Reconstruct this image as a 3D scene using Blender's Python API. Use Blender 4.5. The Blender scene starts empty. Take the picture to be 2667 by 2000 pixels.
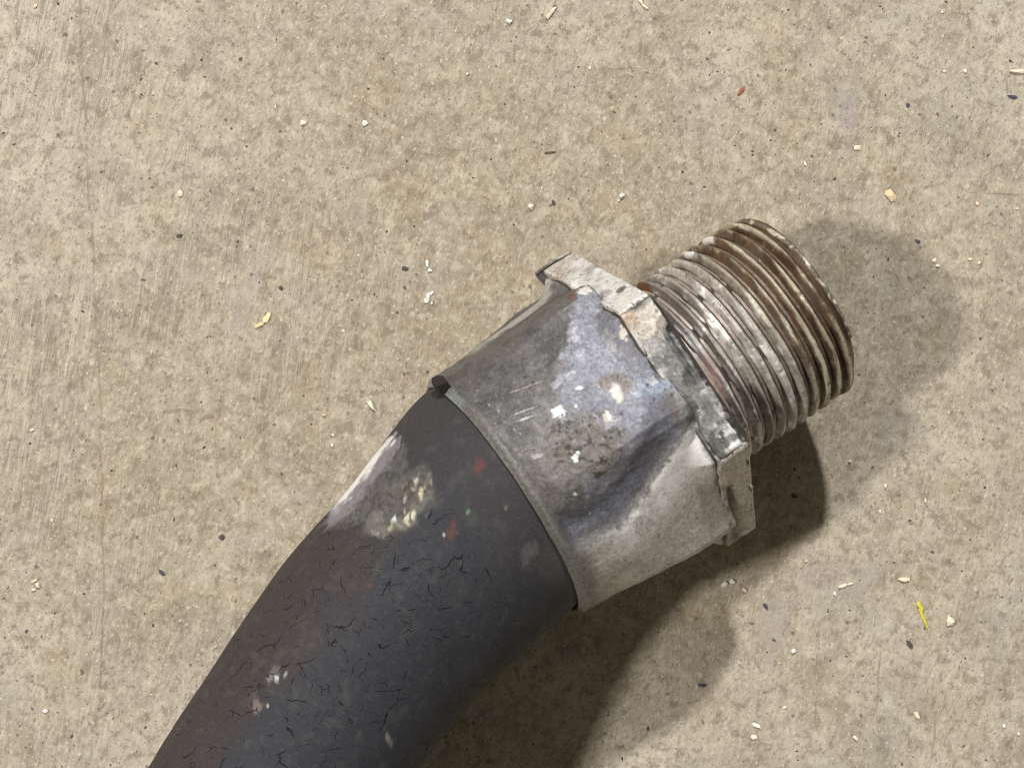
import bpy, math, random
import numpy as np
from mathutils import Matrix, Vector

# ------------------------------------------------------------------ camera, world, lamps, exposure
sc = bpy.context.scene
C = sc.collection
MM = 0.001                                     # everything is written in millimetres, real size
V = lambda *a: np.array(a, float)

def unit(a):
    a = np.asarray(a, float)
    return a / np.linalg.norm(a)

t_ = math.radians(5.0)                         # hand-held camera, leaning 5 degrees off the vertical
n_ = V(-math.sin(t_) * .6, -math.sin(t_) * .8, math.cos(t_))
cam_pos = V(0, 0, 22) + 300 * n_
x_ = unit(np.cross([0, 1, 0], n_)); y_ = np.cross(n_, x_)
cd = bpy.data.cameras.new('camera'); cam = bpy.data.objects.new('camera', cd); C.objects.link(cam)
M4 = Matrix.Identity(4)
for i in range(3):
    M4[i][0], M4[i][1], M4[i][2], M4[i][3] = x_[i], y_[i], n_[i], cam_pos[i] * MM
cam.matrix_world = M4
cd.sensor_width = 36; cd.lens = 36 * 300 / 164.4; cd.clip_start = .01; cd.clip_end = 50
sc.camera = cam

W = bpy.data.worlds.new('World'); sc.world = W; W.use_nodes = True
W.node_tree.nodes['Background'].inputs[0].default_value = (1, .93, .74, 1)
W.node_tree.nodes['Background'].inputs[1].default_value = .105

def lamp(name, toward, dist, power, size, col):
    l = bpy.data.lights.new(name, 'AREA'); l.shape = 'DISK'; l.size = size; l.energy = power; l.color = col
    o = bpy.data.objects.new(name, l); C.objects.link(o)
    d = Vector(unit(toward)); o.location = d * dist + Vector((.03, .005, .02))
    o.rotation_euler = d.to_track_quat('Z', 'Y').to_euler()
    return o
lamp('shop_lamp', (-.6349, -.1006, .7660), 1.8, 16.8, .13, (1, .955, .87))      # from the left of the picture
lamp('shop_lamp', (-.0229, .6557, .7547), 1.8, 24.4, .105, (1, .985, .97))      # from the top
sc.view_settings.view_transform = 'Standard'; sc.view_settings.look = 'None'
sc.cycles.filter_width = 1.1
sc.view_settings.exposure = .10; sc.view_settings.gamma = 1

# ------------------------------------------------------------------ helpers
R_ = math.radians
rng = np.random.default_rng(7); random.seed(7)

def vnoise(P, seed=0):
    i = np.floor(P).astype(np.int64); f = P - i; f = f * f * (3 - 2 * f)
    def h(a, b, c):
        k = (a * 73856093) ^ (b * 19349663) ^ (c * 83492791) ^ (seed * 2654435761)
        k = (k ^ (k >> 13)) * 1274126177 & 0x7fffffff
        k = (k ^ (k >> 15)) * 2246822519 & 0x7fffffff
        return ((k ^ (k >> 11)) & 0xffff) / 65535.
    r = 0
    for a in (0, 1):
        for b in (0, 1):
            for c in (0, 1):
                w = (f[..., 0] if a else 1 - f[..., 0]) * (f[..., 1] if b else 1 - f[..., 1]) * (f[..., 2] if c else 1 - f[..., 2])
                r = r + w * h(i[..., 0] + a, i[..., 1] + b, i[..., 2] + c)
    return r

def fbm(P, scale, octs=4, seed=0, gain=.55):
    r = 0; a = 1; t = 0
    for o in range(octs):
        r = r + a * vnoise(P * scale * 2 ** o + 17.3 * o, seed + o); t += a; a *= gain
    return r / t

def ss(a, b, x):
    x = np.clip((x - a) / (b - a), 0, 1); return x * x * (3 - 2 * x)

def mix(c, d, m):
    return c * (1 - m[..., None]) + np.asarray(d, float) * m[..., None]

def make(name, verts, faces, material, parent=None, col=None, extra=None, smooth=True):
    me = bpy.data.meshes.new(name)
    verts = np.asarray(verts, np.float32).reshape(-1, 3) * MM
    faces = [np.asarray(f, np.int32) for f in (faces if isinstance(faces, list) else [faces])]
    loops = np.concatenate([f.ravel() for f in faces])
    sizes = np.concatenate([np.full(len(f), f.shape[1], np.int32) for f in faces])
    me.vertices.add(len(verts)); me.vertices.foreach_set('co', verts.ravel())
    me.loops.add(len(loops)); me.loops.foreach_set('vertex_index', loops)
    me.polygons.add(len(sizes))
    me.polygons.foreach_set('loop_start', np.concatenate([[0], np.cumsum(sizes)[:-1]]).astype(np.int32))
    me.polygons.foreach_set('loop_total', sizes)
    me.polygons.foreach_set('use_smooth', np.full(len(sizes), smooth))
    me.update(calc_edges=True)
    if col is not None:
        a = me.color_attributes.new('patina', 'FLOAT_COLOR', 'POINT')
        c4 = np.ones((len(verts), 4), np.float32); c4[:, :3] = np.clip(col.reshape(-1, 3), 0, 1)
        if extra is not None: c4[:, 3] = extra.ravel()
        a.data.foreach_set('color', c4.ravel())
    me.materials.append(material)
    o = bpy.data.objects.new(name, me); C.objects.link(o)
    if parent is not None: o.parent = parent
    return o

def grid(nu, nv, wrap=True):
    i, j = np.meshgrid(np.arange(nu - 1), np.arange(nv if wrap else nv - 1), indexing='ij')
    k = (j + 1) % nv
    return np.stack([i * nv + j, i * nv + k, (i + 1) * nv + k, (i + 1) * nv + j], -1).reshape(-1, 4)

class NT:                                                   # a short way to write node trees
    def __init__(s, name):
        s.m = bpy.data.materials.new(name); s.m.use_nodes = True; s.t = s.m.node_tree
        s.b = s.t.nodes['Principled BSDF']
    def n(s, kind, **kw):
        x = s.t.nodes.new('ShaderNode' + kind)
        for k, v in kw.items(): setattr(x, k, v)
        return x
    def put(s, sock, v):
        if isinstance(v, bpy.types.NodeSocket): s.t.links.new(v, sock)
        else: sock.default_value = v
    def coords(s, scale=(1, 1, 1), rot=0.0, src=None):      # object coordinates in millimetres, turned by rot about z
        if src is None:
            src = s.n('TexCoord').outputs['Object']
            k = s.n('VectorMath', operation='SCALE'); s.put(k.inputs[0], src); k.inputs[3].default_value = 1000; src = k.outputs[0]
        if rot == 0 and tuple(scale) == (1, 1, 1): return src
        r = s.n('VectorRotate', rotation_type='Z_AXIS'); s.put(r.inputs['Vector'], src); r.inputs['Angle'].default_value = rot
        k = s.n('VectorMath', operation='MULTIPLY'); s.put(k.inputs[0], r.outputs[0]); k.inputs[1].default_value = scale
        return k.outputs[0]
    def noise(s, vec, scale, detail=4, rough=.55, dist=0, color=False):
        x = s.n('TexNoise'); s.put(x.inputs['Vector'], vec)
        x.inputs['Scale'].default_value = scale; x.inputs['Detail'].default_value = detail
        x.inputs['Roughness'].default_value = rough; x.inputs['Distortion'].default_value = dist
        return x.outputs['Color' if color else 0]
    def voro(s, vec, scale, feature='F1', out='Distance', rnd=1.):
        x = s.n('TexVoronoi', feature=feature); s.put(x.inputs['Vector'], vec)
        x.inputs['Scale'].default_value = scale; x.inputs['Randomness'].default_value = rnd
        return x.outputs[out]
    def ramp(s, v, a, b, lo=0., hi=1.):
        x = s.n('MapRange', interpolation_type='SMOOTHSTEP'); s.put(x.inputs[0], v)
        for k, q in zip((1, 2, 3, 4), (a, b, lo, hi)): s.put(x.inputs[k], q)
        return x.outputs[0]
    def math(s, op, a, b=0., c=None):
        x = s.n('Math', operation=op); s.put(x.inputs[0], a); s.put(x.inputs[1], b)
        if c is not None: s.put(x.inputs[2], c)
        return x.outputs[0]
    def mix(s, f, a, b, blend='MIX'):
        x = s.n('Mix', data_type='RGBA', blend_type=blend); s.put(x.inputs[0], f)
        for sock, v in ((x.inputs[6], a), (x.inputs[7], b)):
            s.put(sock, (*v, 1) if isinstance(v, tuple) and len(v) == 3 else v)
        return x.outputs[2]
    def bump(s, h, dist_mm, strength=1., normal=None):
        x = s.n('Bump'); s.put(x.inputs['Height'], h)
        x.inputs['Distance'].default_value = dist_mm * MM; x.inputs['Strength'].default_value = strength
        if normal is not None: s.put(x.inputs['Normal'], normal)
        return x.outputs[0]
    def done(s, col, rough, metal=0., spec=.5, normal=None):
        s.put(s.b.inputs['Base Color'], (*col, 1) if isinstance(col, tuple) and len(col) == 3 else col)
        s.put(s.b.inputs['Roughness'], rough); s.put(s.b.inputs['Metallic'], metal)
        s.put(s.b.inputs['Specular IOR Level'], spec)
        if normal is not None: s.put(s.b.inputs['Normal'], normal)
        return s.m

# ------------------------------------------------------------------ materials
def concrete():
    s = NT('worn_concrete'); p = s.coords()
    tan, grey, pale = (.415, .342, .240), (.575, .512, .425), (.66, .585, .45)
    big = s.noise(p, .011, 3, .5); mid = s.noise(p, .06, 5, .6); sm = s.noise(p, .33, 5, .62)
    streak = s.noise(s.coords((1.9, .3, 1), -math.radians(-12.)), 1.0, 5, .62)     # trowel marks, near the y axis
    fine = s.noise(s.coords((1.5, .7, 1), -math.radians(-20.)), 1.1, 4, .7)
    smask = s.noise(p, .035, 3, .6); blob = s.noise(s.coords((1.1, .75, 1), -math.radians(-25.)), .55, 4, .6, .6)
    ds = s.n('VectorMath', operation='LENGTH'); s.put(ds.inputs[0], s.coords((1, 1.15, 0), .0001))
    c = s.mix(s.math('MULTIPLY_ADD', s.ramp(ds.outputs['Value'], 30, 125), .62, s.ramp(big, .38, .66, 0, .4)), tan, grey)      # yellower tan middle with the phone's shade painted in, paler grey further out
    c = s.mix(s.math('MULTIPLY', s.ramp(blob, .53, .66), .50), c, (.29, .238, .17)); c = s.mix(s.math('MULTIPLY', s.ramp(blob, .46, .34), .60), c, (.67, .60, .465))
    c = s.mix(s.math('MULTIPLY', s.ramp(mid, .45, .65), .6), c, (.36, .30, .225))
    c = s.mix(s.math('MULTIPLY', s.ramp(mid, .5, .28), .35), c, pale)
    c = s.mix(s.math('MULTIPLY', s.ramp(sm, .55, .72), .5), c, (.30, .25, .19))
    c = s.mix(s.math('MULTIPLY', s.ramp(sm, .46, .30), .65), c, (.63, .56, .42))
    c = s.mix(s.math('MULTIPLY', s.ramp(streak, .50, .66), s.ramp(smask, .40, .65, .08, .36)), c, (.275, .228, .17))
    c = s.mix(s.math('MULTIPLY', s.ramp(streak, .48, .30), s.ramp(smask, .40, .65, .10, .40)), c, (.66, .585, .45))
    c = s.mix(s.math('MULTIPLY', s.ramp(fine, .52, .68), .62), c, (.235, .19, .14))
    c = s.mix(s.math('MULTIPLY', s.ramp(fine, .46, .32), .5), c, (.68, .60, .48))
    mo = s.noise(s.coords((1.0, .7, 1), -math.radians(-25.)), .15, 5, .6, .8); mo2 = s.noise(p, .42, 4, .6, .5); hue = s.noise(p, .07, 4, .6)
    c = s.mix(s.math('MULTIPLY', s.ramp(hue, .52, .66), .35), c, (.455, .36, .225)); c = s.mix(s.math('MULTIPLY', s.ramp(hue, .48, .34), .40), c, (.43, .39, .335))
    c = s.mix(s.math('MULTIPLY', s.ramp(mo, .50, .66), .26), c, (.285, .228, .158)); c = s.mix(s.math('MULTIPLY', s.ramp(mo, .47, .33), .18), c, (.70, .62, .485))
    c = s.mix(s.math('MULTIPLY', s.ramp(mo2, .53, .64), .55), c, (.245, .19, .135)); c = s.mix(s.math('MULTIPLY', s.ramp(mo2, .44, .34), .38), c, (.70, .625, .49))
    # long drag marks, strongest toward the left
    sx = s.n('SeparateXYZ'); s.put(sx.inputs[0], p)
    lm = s.math('MULTIPLY', s.ramp(sx.outputs[0], 20, -70, .25, 1.), s.ramp(s.noise(p, .03, 3, .6), .42, .60))
    for sc_, wd, colr, am in ((.42, .016, (.25, .195, .155), .5), (.9, .03, (.27, .215, .165), .35), (.55, .02, (.70, .63, .51), .4)):
        ln = s.noise(s.coords((sc_, sc_ * .045, 1), -math.radians(-4. - 8 * sc_)), 1., 3, .5, .4)
        c = s.mix(s.math('MULTIPLY', s.ramp(s.math('ABSOLUTE', s.math('SUBTRACT', ln, .5)), wd, wd * .2), s.math('MULTIPLY', lm, am)), c, colr)
    pf = s.noise(s.coords((1.2, .8, 1), .5), 1.5, 3, .65)
    c = s.mix(s.math('MULTIPLY', s.ramp(pf, .60, .66), .7), c, (.76, .69, .55)); c = s.mix(s.math('MULTIPLY', s.ramp(pf, .39, .33), .7), c, (.19, .15, .11))
    # purplish and grey rubbed patches
    pt = s.noise(s.coords((1, .45, 1), -math.radians(-15.)), .05, 4, .55)
    c = s.mix(s.math('MULTIPLY', s.ramp(pt, .60, .70), .5), c, (.43, .375, .35))
    c = s.mix(s.math('MULTIPLY', s.ramp(pt, .36, .26), .35), c, (.33, .31, .26))
    # dark grains set in the cement, pits
    wp = s.n('VectorMath', operation='ADD'); s.put(wp.inputs[0], p)
    w2 = s.n('VectorMath', operation='SCALE'); s.put(w2.inputs[0], s.noise(p, .9, 2, .5, color=True)); w2.inputs[3].default_value = .9
    s.put(wp.inputs[1], w2.outputs[0]); q = wp.outputs[0]
    for sc_, thr, colr, amt, keep in ((.24, .15, (.12, .09, .08), .8, .4), (.42, .22, (.16, .12, .09), .8, .5), (.75, .27, (.19, .145, .105), .75, .5), (1.2, .34, (.22, .17, .13), .7, .5), (1.7, .4, (.25, .195, .15), .6, .45)):
        d = s.voro(q, sc_); k = s.voro(q, sc_, out='Color')
        sx = s.n('SeparateColor'); s.put(sx.inputs[0], k)
        r_ = s.math('MULTIPLY', sx.outputs[0], thr)
        m = s.math('MULTIPLY', s.ramp(d, r_, s.math('MULTIPLY', r_, .35)), s.math('GREATER_THAN', sx.outputs[1], 1 - keep))
        c = s.mix(s.math('MULTIPLY', m, amt), c, colr)
    d = s.voro(q, .45); k = s.voro(q, .45, out='Color'); sx = s.n('SeparateColor'); s.put(sx.inputs[0], k)   # pale sand grains
    r_ = s.math('MULTIPLY', sx.outputs[0], .2)
    c = s.mix(s.math('MULTIPLY', s.ramp(d, r_, s.math('MULTIPLY', r_, .4)), s.math('MULTIPLY', s.math('GREATER_THAN', sx.outputs[1], .72), .7)), c, (.74, .66, .52))
    # scratches and hairlines dragged into the surface
    def seg(a, b, w, amt, colr, c):
        pa = s.n('VectorMath', operation='SUBTRACT'); s.put(pa.inputs[0], wq); pa.inputs[1].default_value = (*a, 0)
        ba = (b[0] - a[0], b[1] - a[1], 0); L2 = ba[0] ** 2 + ba[1] ** 2
        dt = s.n('VectorMath', operation='DOT_PRODUCT'); s.put(dt.inputs[0], pa.outputs[0]); dt.inputs[1].default_value = tuple(k / L2 for k in ba)
        h = s.n('Clamp'); s.put(h.inputs[0], dt.outputs['Value'])
        mv = s.n('VectorMath', operation='SCALE'); mv.inputs[0].default_value = ba; s.put(mv.inputs[3], h.outputs[0])
        df = s.n('VectorMath', operation='DISTANCE'); s.put(df.inputs[0], pa.outputs[0]); s.put(df.inputs[1], mv.outputs[0])
        m = s.math('MULTIPLY', s.ramp(df.outputs['Value'], w, w * .25), s.math('MULTIPLY', brk, amt))
        return s.mix(m, c, colr)
    fl = s.n('VectorMath', operation='MULTIPLY'); s.put(fl.inputs[0], p); fl.inputs[1].default_value = (1, 1, 0)
    sw = s.n('VectorMath', operation='MULTIPLY_ADD'); s.put(sw.inputs[0], s.noise(p, .12, 3, .6, color=True)); sw.inputs[1].default_value = (1.6, 1.6, 0); 
    sw2 = s.n('VectorMath', operation='ADD'); s.put(sw2.inputs[0], fl.outputs[0]); sw2.inputs[1].default_value = (-.8, -.8, 0)
    s.put(sw.inputs[2], sw2.outputs[0]); wq = sw.outputs[0]
    brk = s.ramp(s.noise(p, .22, 3, .6), .33, .55)
    pu = (.235, .175, .15); br = (.22, .165, .11)
    for a, b, w, am, cl in (((-73.8, 70.1), (-71.8, 41.0), .62, .62, pu), ((-71.8, 41.0), (-69.3, 3.6), .55, .6, pu), ((-69.3, 3.6), (-67.9, -34.0), .5, .55, pu),
                            ((-67.9, -34.0), (-68.4, -54.0), .45, .75, br), ((-73.2, 70.1), (-82.3, 49.0), .5, .5, pu), ((-82.3, 49.0), (-92.1, 25.5), .5, .4, br),
                            ((-78.9, 42.2), (-71.3, 41.8), .4, .55, (.26, .23, .21)), ((81.4, 35.7), (106.2, 34.7), .33, .75, br), ((74.9, -53.6), (72.7, -65.6), .45, .6, br),
                            ((-54.8, -30.5), (-54.7, -42.7), .6, .4, pu), ((-57.9, 27.7), (-59.3, 8.9), .7, .4, pu), ((64.9, -41.5), (63.8, -54.5), .45, .6, br),
                            ((67.3, -63.6), (69.3, -66.1), .4, .7, pu), ((18.0, 56.9), (24.8, 57.0), .3, .6, br), ((-83.4, -37.4), (-79.4, -47.7), .3, .6, br),
                            ((-62.9, 58.2), (-65.2, 46.6), .5, .4, pu), ((-68.9, 64.2), (-72.2, 48.7), .4, .35, br)):
        c = seg(a, b, w * .6, am * .75, cl, c)
    tn = s.n('VectorMath', operation='MULTIPLY'); s.put(tn.inputs[0], c); tn.inputs[1].default_value = (.985, .998, 1.02); c = tn.outputs[0]
    hgt = s.math('ADD', s.math('MULTIPLY', fine, .5), s.math('MULTIPLY', sm, .8))
    nb = s.bump(s.math('ADD', hgt, s.math('MULTIPLY', pf, .6)), .35, .5)
    return s.done(c, s.ramp(sm, .3, .7, .62, .8), 0, .25, nb)

def rubber():
    s = NT('cracked_rubber'); p = s.coords()
    at = s.n('Attribute', attribute_name='patina'); c = at.outputs['Color']; crk = at.outputs['Alpha']
    g = s.noise(p, .9, 5, .65); big = s.noise(p, .09, 4, .55)
    c = s.mix(.55, c, s.mix(g, (.35, .35, .36), (.66, .65, .65)), 'OVERLAY')
    c = s.mix(s.math('MULTIPLY', s.ramp(big, .5, .72), .25), c, (.055, .05, .052))
    c = s.mix(s.math('MULTIPLY', s.ramp(s.noise(p, .35, 5, .7), .60, .74), .22), c, (.13, .12, .115))
    w2 = s.n('VectorMath', operation='MULTIPLY_ADD'); s.put(w2.inputs[0], s.noise(p, .26, 2, .5, color=True)); w2.inputs[1].default_value = (3.6, 3.6, 3.6); s.put(w2.inputs[2], p)
    k = None
    for sc_, ns, wd, am, lo in ((.15, .34, .013, 1., .48), (.26, .45, .014, .8, .52), (.45, .55, .016, .5, .56)):
        e = s.voro(w2.outputs[0], sc_, 'DISTANCE_TO_EDGE'); m = s.math('MULTIPLY', s.ramp(s.noise(p, ns, 2, .5), lo, lo + .16), crk)
        ki = s.math('MULTIPLY', s.math('MULTIPLY', s.ramp(e, s.math('MULTIPLY', m, wd), s.math('MULTIPLY', m, wd * .2)), s.ramp(m, .05, .5)), am)
        k = ki if k is None else s.math('MAXIMUM', k, ki)
    dust = s.noise(p, 2.6, 3, .7); scuff = s.noise(s.coords((.35, 2.4, 2.4), .6), 1., 4, .65)
    c = s.mix(s.math('MULTIPLY', s.ramp(dust, .54, .70), .30), c, (.13, .126, .128)); c = s.mix(s.math('MULTIPLY', s.ramp(scuff, .56, .70), .20), c, (.12, .116, .118))
    c = s.mix(s.math('MULTIPLY', s.ramp(scuff, .46, .32), .30), c, (.035, .034, .038))
    c = s.mix(s.math('MULTIPLY', k, .68), c, (.010, .010, .013))
    nb = s.bump(s.math('SUBTRACT', s.math('ADD', s.math('MULTIPLY', g, .14), s.math('MULTIPLY', dust, .10)), s.math('MULTIPLY', k, 1.0)), .6, .9)
    return s.done(c, s.ramp(g, .3, .7, .58, .74), 0, .24, nb)

def metal(name, met=.35, rlo=.38, rhi=.66, bump=.22, grain=.5):
    s = NT(name); p = s.coords()
    at = s.n('Attribute', attribute_name='patina'); c = at.outputs['Color']
    g = s.noise(p, 1.9, 6, .75); g2 = s.noise(p, .55, 5, .68)
    c = s.mix(grain, c, s.mix(s.ramp(g, .25, .75), (.16, .16, .16), (.92, .91, .90)), 'OVERLAY')
    c = s.mix(grain * .8, c, s.mix(g2, (.2, .19, .18), (.8, .8, .81)), 'OVERLAY')
    c = s.mix(s.math('MULTIPLY', s.ramp(s.noise(p, 1.1, 4, .6), .63, .70), .75), c, (.045, .038, .032))
    c = s.mix(s.math('MULTIPLY', s.ramp(s.noise(s.coords((1, 1.3, .9), .7), 1.25, 3, .6), .68, .73), .5), c, (.70, .69, .67))
    nb = s.bump(s.math('ADD', s.math('MULTIPLY', g, .6), g2), bump, .9)
    return s.done(c, s.ramp(g2, .35, .65, rlo, rhi), met, .5, nb)

def plain(name, col, rough=.7, spec=.3, vary=.35):
    s = NT(name); p = s.coords(); g = s.noise(p, 1.8, 4, .6)
    c = s.mix(vary, col, s.mix(g, (.2, .19, .18), (.82, .82, .8)), 'OVERLAY')
    return s.done(c, rough, 0, spec, s.bump(g, .12, .8))

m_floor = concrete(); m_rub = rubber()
m_fer = metal('corroded_aluminium', .24, .36, .64, .13, .52); m_col = metal('corroded_collar_metal', .28, .30, .58, .16, .6)
m_thr = metal('tarnished_thread_metal', .22, .34, .58, .10, .42)
m_bore = plain('dark_bore', (.05, .04, .035))

# ------------------------------------------------------------------ the floor
nF = 40
xs = np.linspace(-700, 700, nF); X, Y = np.meshgrid(xs, xs, indexing='ij')
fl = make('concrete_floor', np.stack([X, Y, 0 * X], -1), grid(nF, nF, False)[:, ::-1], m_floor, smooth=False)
fl['kind'] = 'structure'
if fl.data.polygons[0].normal.z < 0: fl.data.flip_normals()

# ------------------------------------------------------------------ hose with its coupling
P0 = V(-1.973, -18.478, 26.596); P1 = V(46.250, 13.530, 19.896)     # coupling axis: crimped rim -> threaded end
e1 = unit(P1 - P0); e2 = unit(np.cross(e1, [0, 0, 1])); e3 = np.cross(e2, e1)
e2, e3 = e2 * math.cos(R_(-2)) - e3 * math.sin(R_(-2)), e2 * math.sin(R_(-2)) + e3 * math.cos(R_(-2))
root = bpy.data.objects.new('rubber_hose', None); C.objects.link(root); root.empty_display_size = .01
root['label'] = 'cracked black rubber hose with corroded grey crimped coupling and male thread on the concrete'
root['category'] = 'hose'

def ax(u, r, th):                                                 # axis coordinates -> world, th from straight up toward the lower right
    return P0 + u[..., None] * e1 + (r * np.sin(th))[..., None] * e2 + (r * np.cos(th))[..., None] * e3
def loc(u, r, th):                                                # the same, undistorted, for noise
    return np.stack([u, r * np.sin(th), r * np.cos(th)], -1)

def wrapd(a): return (a + 180) % 360 - 180
def spot(u, thd, u0, th0, ru, rt, R=22., ang=0.):                  # soft elliptical mark, sizes in mm
    a = u - u0; b = R_(1) * wrapd(thd - th0) * R
    ca, sa = math.cos(ang), math.sin(ang)
    return np.sqrt(((a * ca + b * sa) / ru) ** 2 + ((-a * sa + b * ca) / rt) ** 2)

# --- rubber tube
CL = np.array([[6.63, -12.76, 25.75, 20.2], [2.5, -15.51, 26.33, 20.3], [-1.64, -18.26, 26.9, 20.35], [-12.68, -29.91, 29.2, 18.5], [-22.52, -40.38, 32.0, 17.75], [-33.81, -56.77, 36.5, 17.0], [-39.7, -65.89, 39.0, 16.8], [-48.61, -81.17, 42.5, 16.6], [-57.8, -97.8, 46.0, 16.5], [-69.89, -119.68, 47, 16.5], [-86.82, -150.31, 46, 16.5], [-111.0, -194.08, 38, 16.5], [-140.02, -246.59, 27, 16.5], [-173.88, -307.86, 19, 16.5], [-212.58, -377.88, 16.7, 16.5], [-260.94, -465.4, 16.6, 16.5]])
Q = np.vstack([2 * CL[0] - CL[1], CL, 2 * CL[-1] - CL[-2]]); pts = []
for i in range(1, len(Q) - 2):
    s = np.linspace(0, 1, 60, endpoint=False)[:, None]
    pts.append(.5 * (2 * Q[i] + (Q[i + 1] - Q[i - 1]) * s + (2 * Q[i - 1] - 5 * Q[i] + 4 * Q[i + 1] - Q[i + 2]) * s ** 2 + (3 * Q[i] - Q[i - 1] - 3 * Q[i + 1] + Q[i + 2]) * s ** 3))
path = np.vstack(pts + [Q[-2:-1]])
arc = np.r_[0, np.cumsum(np.linalg.norm(np.diff(path[:, :3], axis=0), axis=1))]; arc -= arc[120]
su = np.r_[np.arange(arc[0], 125, .4), np.arange(125, arc[-1], 2.5)]; path = np.stack([np.interp(su, arc, path[:, k]) for k in range(4)], -1)
tg = np.gradient(path[:, :3], axis=0); tg /= np.linalg.norm(tg, axis=1)[:, None]
sd = np.cross(np.broadcast_to([0., 0, 1], tg.shape), tg); sd /= np.linalg.norm(sd, axis=1)[:, None]; up = np.cross(tg, sd)
NT_ = 300; th = np.linspace(-math.pi, math.pi, NT_, endpoint=False)
U, T = np.meshgrid(su, th, indexing='ij'); Td = np.degrees(T)
Rr = np.repeat(path[:, 3:4], NT_, 1).copy()
LP = np.stack([U, 18 * np.sin(T), 18 * np.cos(T)], -1)
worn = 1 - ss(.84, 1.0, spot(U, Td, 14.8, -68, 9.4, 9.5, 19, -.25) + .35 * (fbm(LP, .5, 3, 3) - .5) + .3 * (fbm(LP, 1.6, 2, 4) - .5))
Rr += .25 * (fbm(LP, .07, 3, 1) - .5) * 2 + .06 * (fbm(LP, .5, 3, 2) - .5) * 2 - .06 * worn
Rr -= .35 * np.exp(-((U - 25.) / 3.) ** 2) * np.exp(-((Td - 38) / 14.) ** 2)
sunk = 1 - ss(.6, 1., spot(U, Td, 14.5, -36, 8, 5.5, 19, -.2) + .5 * (fbm(LP, .5, 3, 8) - .5)); Rr -= .35 * sunk * fbm(LP, .8, 3, 9)
HV = path[:, None, :3] + (Rr * np.sin(T))[..., None] * sd[:, None] + (Rr * np.cos(T))[..., None] * up[:, None]
HV[..., 2] = np.maximum(HV[..., 2], .05)
hc = np.empty(U.shape + (3,)); hc[:] = (.039, .040, .049)
n1 = fbm(LP, .12, 4, 11); n2 = fbm(LP, .6, 4, 12); n3 = fbm(LP, 1.5, 3, 13); n5 = fbm(LP, 3.1, 2, 14)
hc = mix(hc, (.052, .042, .042), ss(-14, -30, Td + 26 * (n1 - .5) * 2) * ss(14, 26, U + 8 * (n2 - .5)))         # brown bloom on the left side
hc = mix(hc, (.050, .047, .050), ss(14, 2, U + 6 * (n1 - .5)) * .75)
hc = mix(hc, (.10, .095, .09), ss(.55, .75, n2) * .35)
hc = mix(hc, (.105, .095, .09), ss(8, 3, U) * ss(18, 45, Td) * .8)
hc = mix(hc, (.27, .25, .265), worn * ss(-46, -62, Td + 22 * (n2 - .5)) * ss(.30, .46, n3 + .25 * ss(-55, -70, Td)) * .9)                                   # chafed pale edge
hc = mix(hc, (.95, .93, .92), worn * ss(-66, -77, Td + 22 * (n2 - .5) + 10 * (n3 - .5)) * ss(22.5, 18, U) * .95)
hc = mix(hc, (.135, .13, .122), worn * ss(-66, -44, Td) * .8); hc = mix(hc, (.05, .047, .046), worn * ss(-70, -50, Td) * ss(.52, .6, n3) * .8)
hc = mix(hc, (.125, .118, .105), sunk * .85); hc = mix(hc, (.055, .05, .045), sunk * ss(.5, .62, n3) * .8); hc = mix(hc, (.24, .23, .20), sunk * ss(.52, .62, n2) * .5)
hc = mix(hc, (.40, .37, .30), sunk * ss(.64, .71, fbm(LP, 1.7, 3, 21)) * ss(-46, -32, Td))
for (u0, t0, a, b, g, cc) in ((14.3, -27, .8, .45, .9, (.74, .70, .55)), (15.4, -28, .7, .5, .2, (.78, .74, .55)), (11.0, -31, .9, .35, .8, (.7, .58, .42)), (10.0, -37, .5, .3, 0, (.75, .66, .5)),
                              (16.8, -33, .45, .35, 0, (.8, .82, .9)), (18.2, -32, .8, .4, .5, (.42, .42, .24)), (13, -36, .7, .3, .4, (.45, .40, .33)),
                              (2.4, -18, .95, 1.05, 0, (.135, .055, .047)), (12.6, -8., 1.9, .75, .3, (.125, .052, .045)), (13.6, -9.3, .3, .3, 0, (.7, .62, .6)),
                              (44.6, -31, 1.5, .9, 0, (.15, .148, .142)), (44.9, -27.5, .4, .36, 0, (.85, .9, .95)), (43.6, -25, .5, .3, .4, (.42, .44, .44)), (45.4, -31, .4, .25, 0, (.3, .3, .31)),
                              (49.5, -29, 1.5, .7, .8, (.22, .17, .15)), (48.8, -24, .35, .22, 0, (.6, .55, .5)), (27, -18, .45, .45, 0, (.12, .06, .052)), (43, 36, 1.5, .4, 1.2, (.26, .23, .17)),
                              (8.6, -8, .22, .22, 0, (.5, .9, .45)), (4.2, 2, .3, .3, 0, (.22, .22, .18)), (6.5, 24, 1.8, 1.3, .3, (.115, .112, .11))):
    hc = mix(hc, cc, .85 * ss(1.25, .55, spot(U, Td, u0, t0, a, b, 18.5, g) + 1.0 * (n3 - .5) + 1.3 * (n5 - .5)))
crackm = ss(7, 17, U + 6 * (n1 - .5)) * (1 - worn)
hose = make('hose_tube', HV, grid(len(su), NT_), m_rub, root, hc, crackm)

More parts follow.
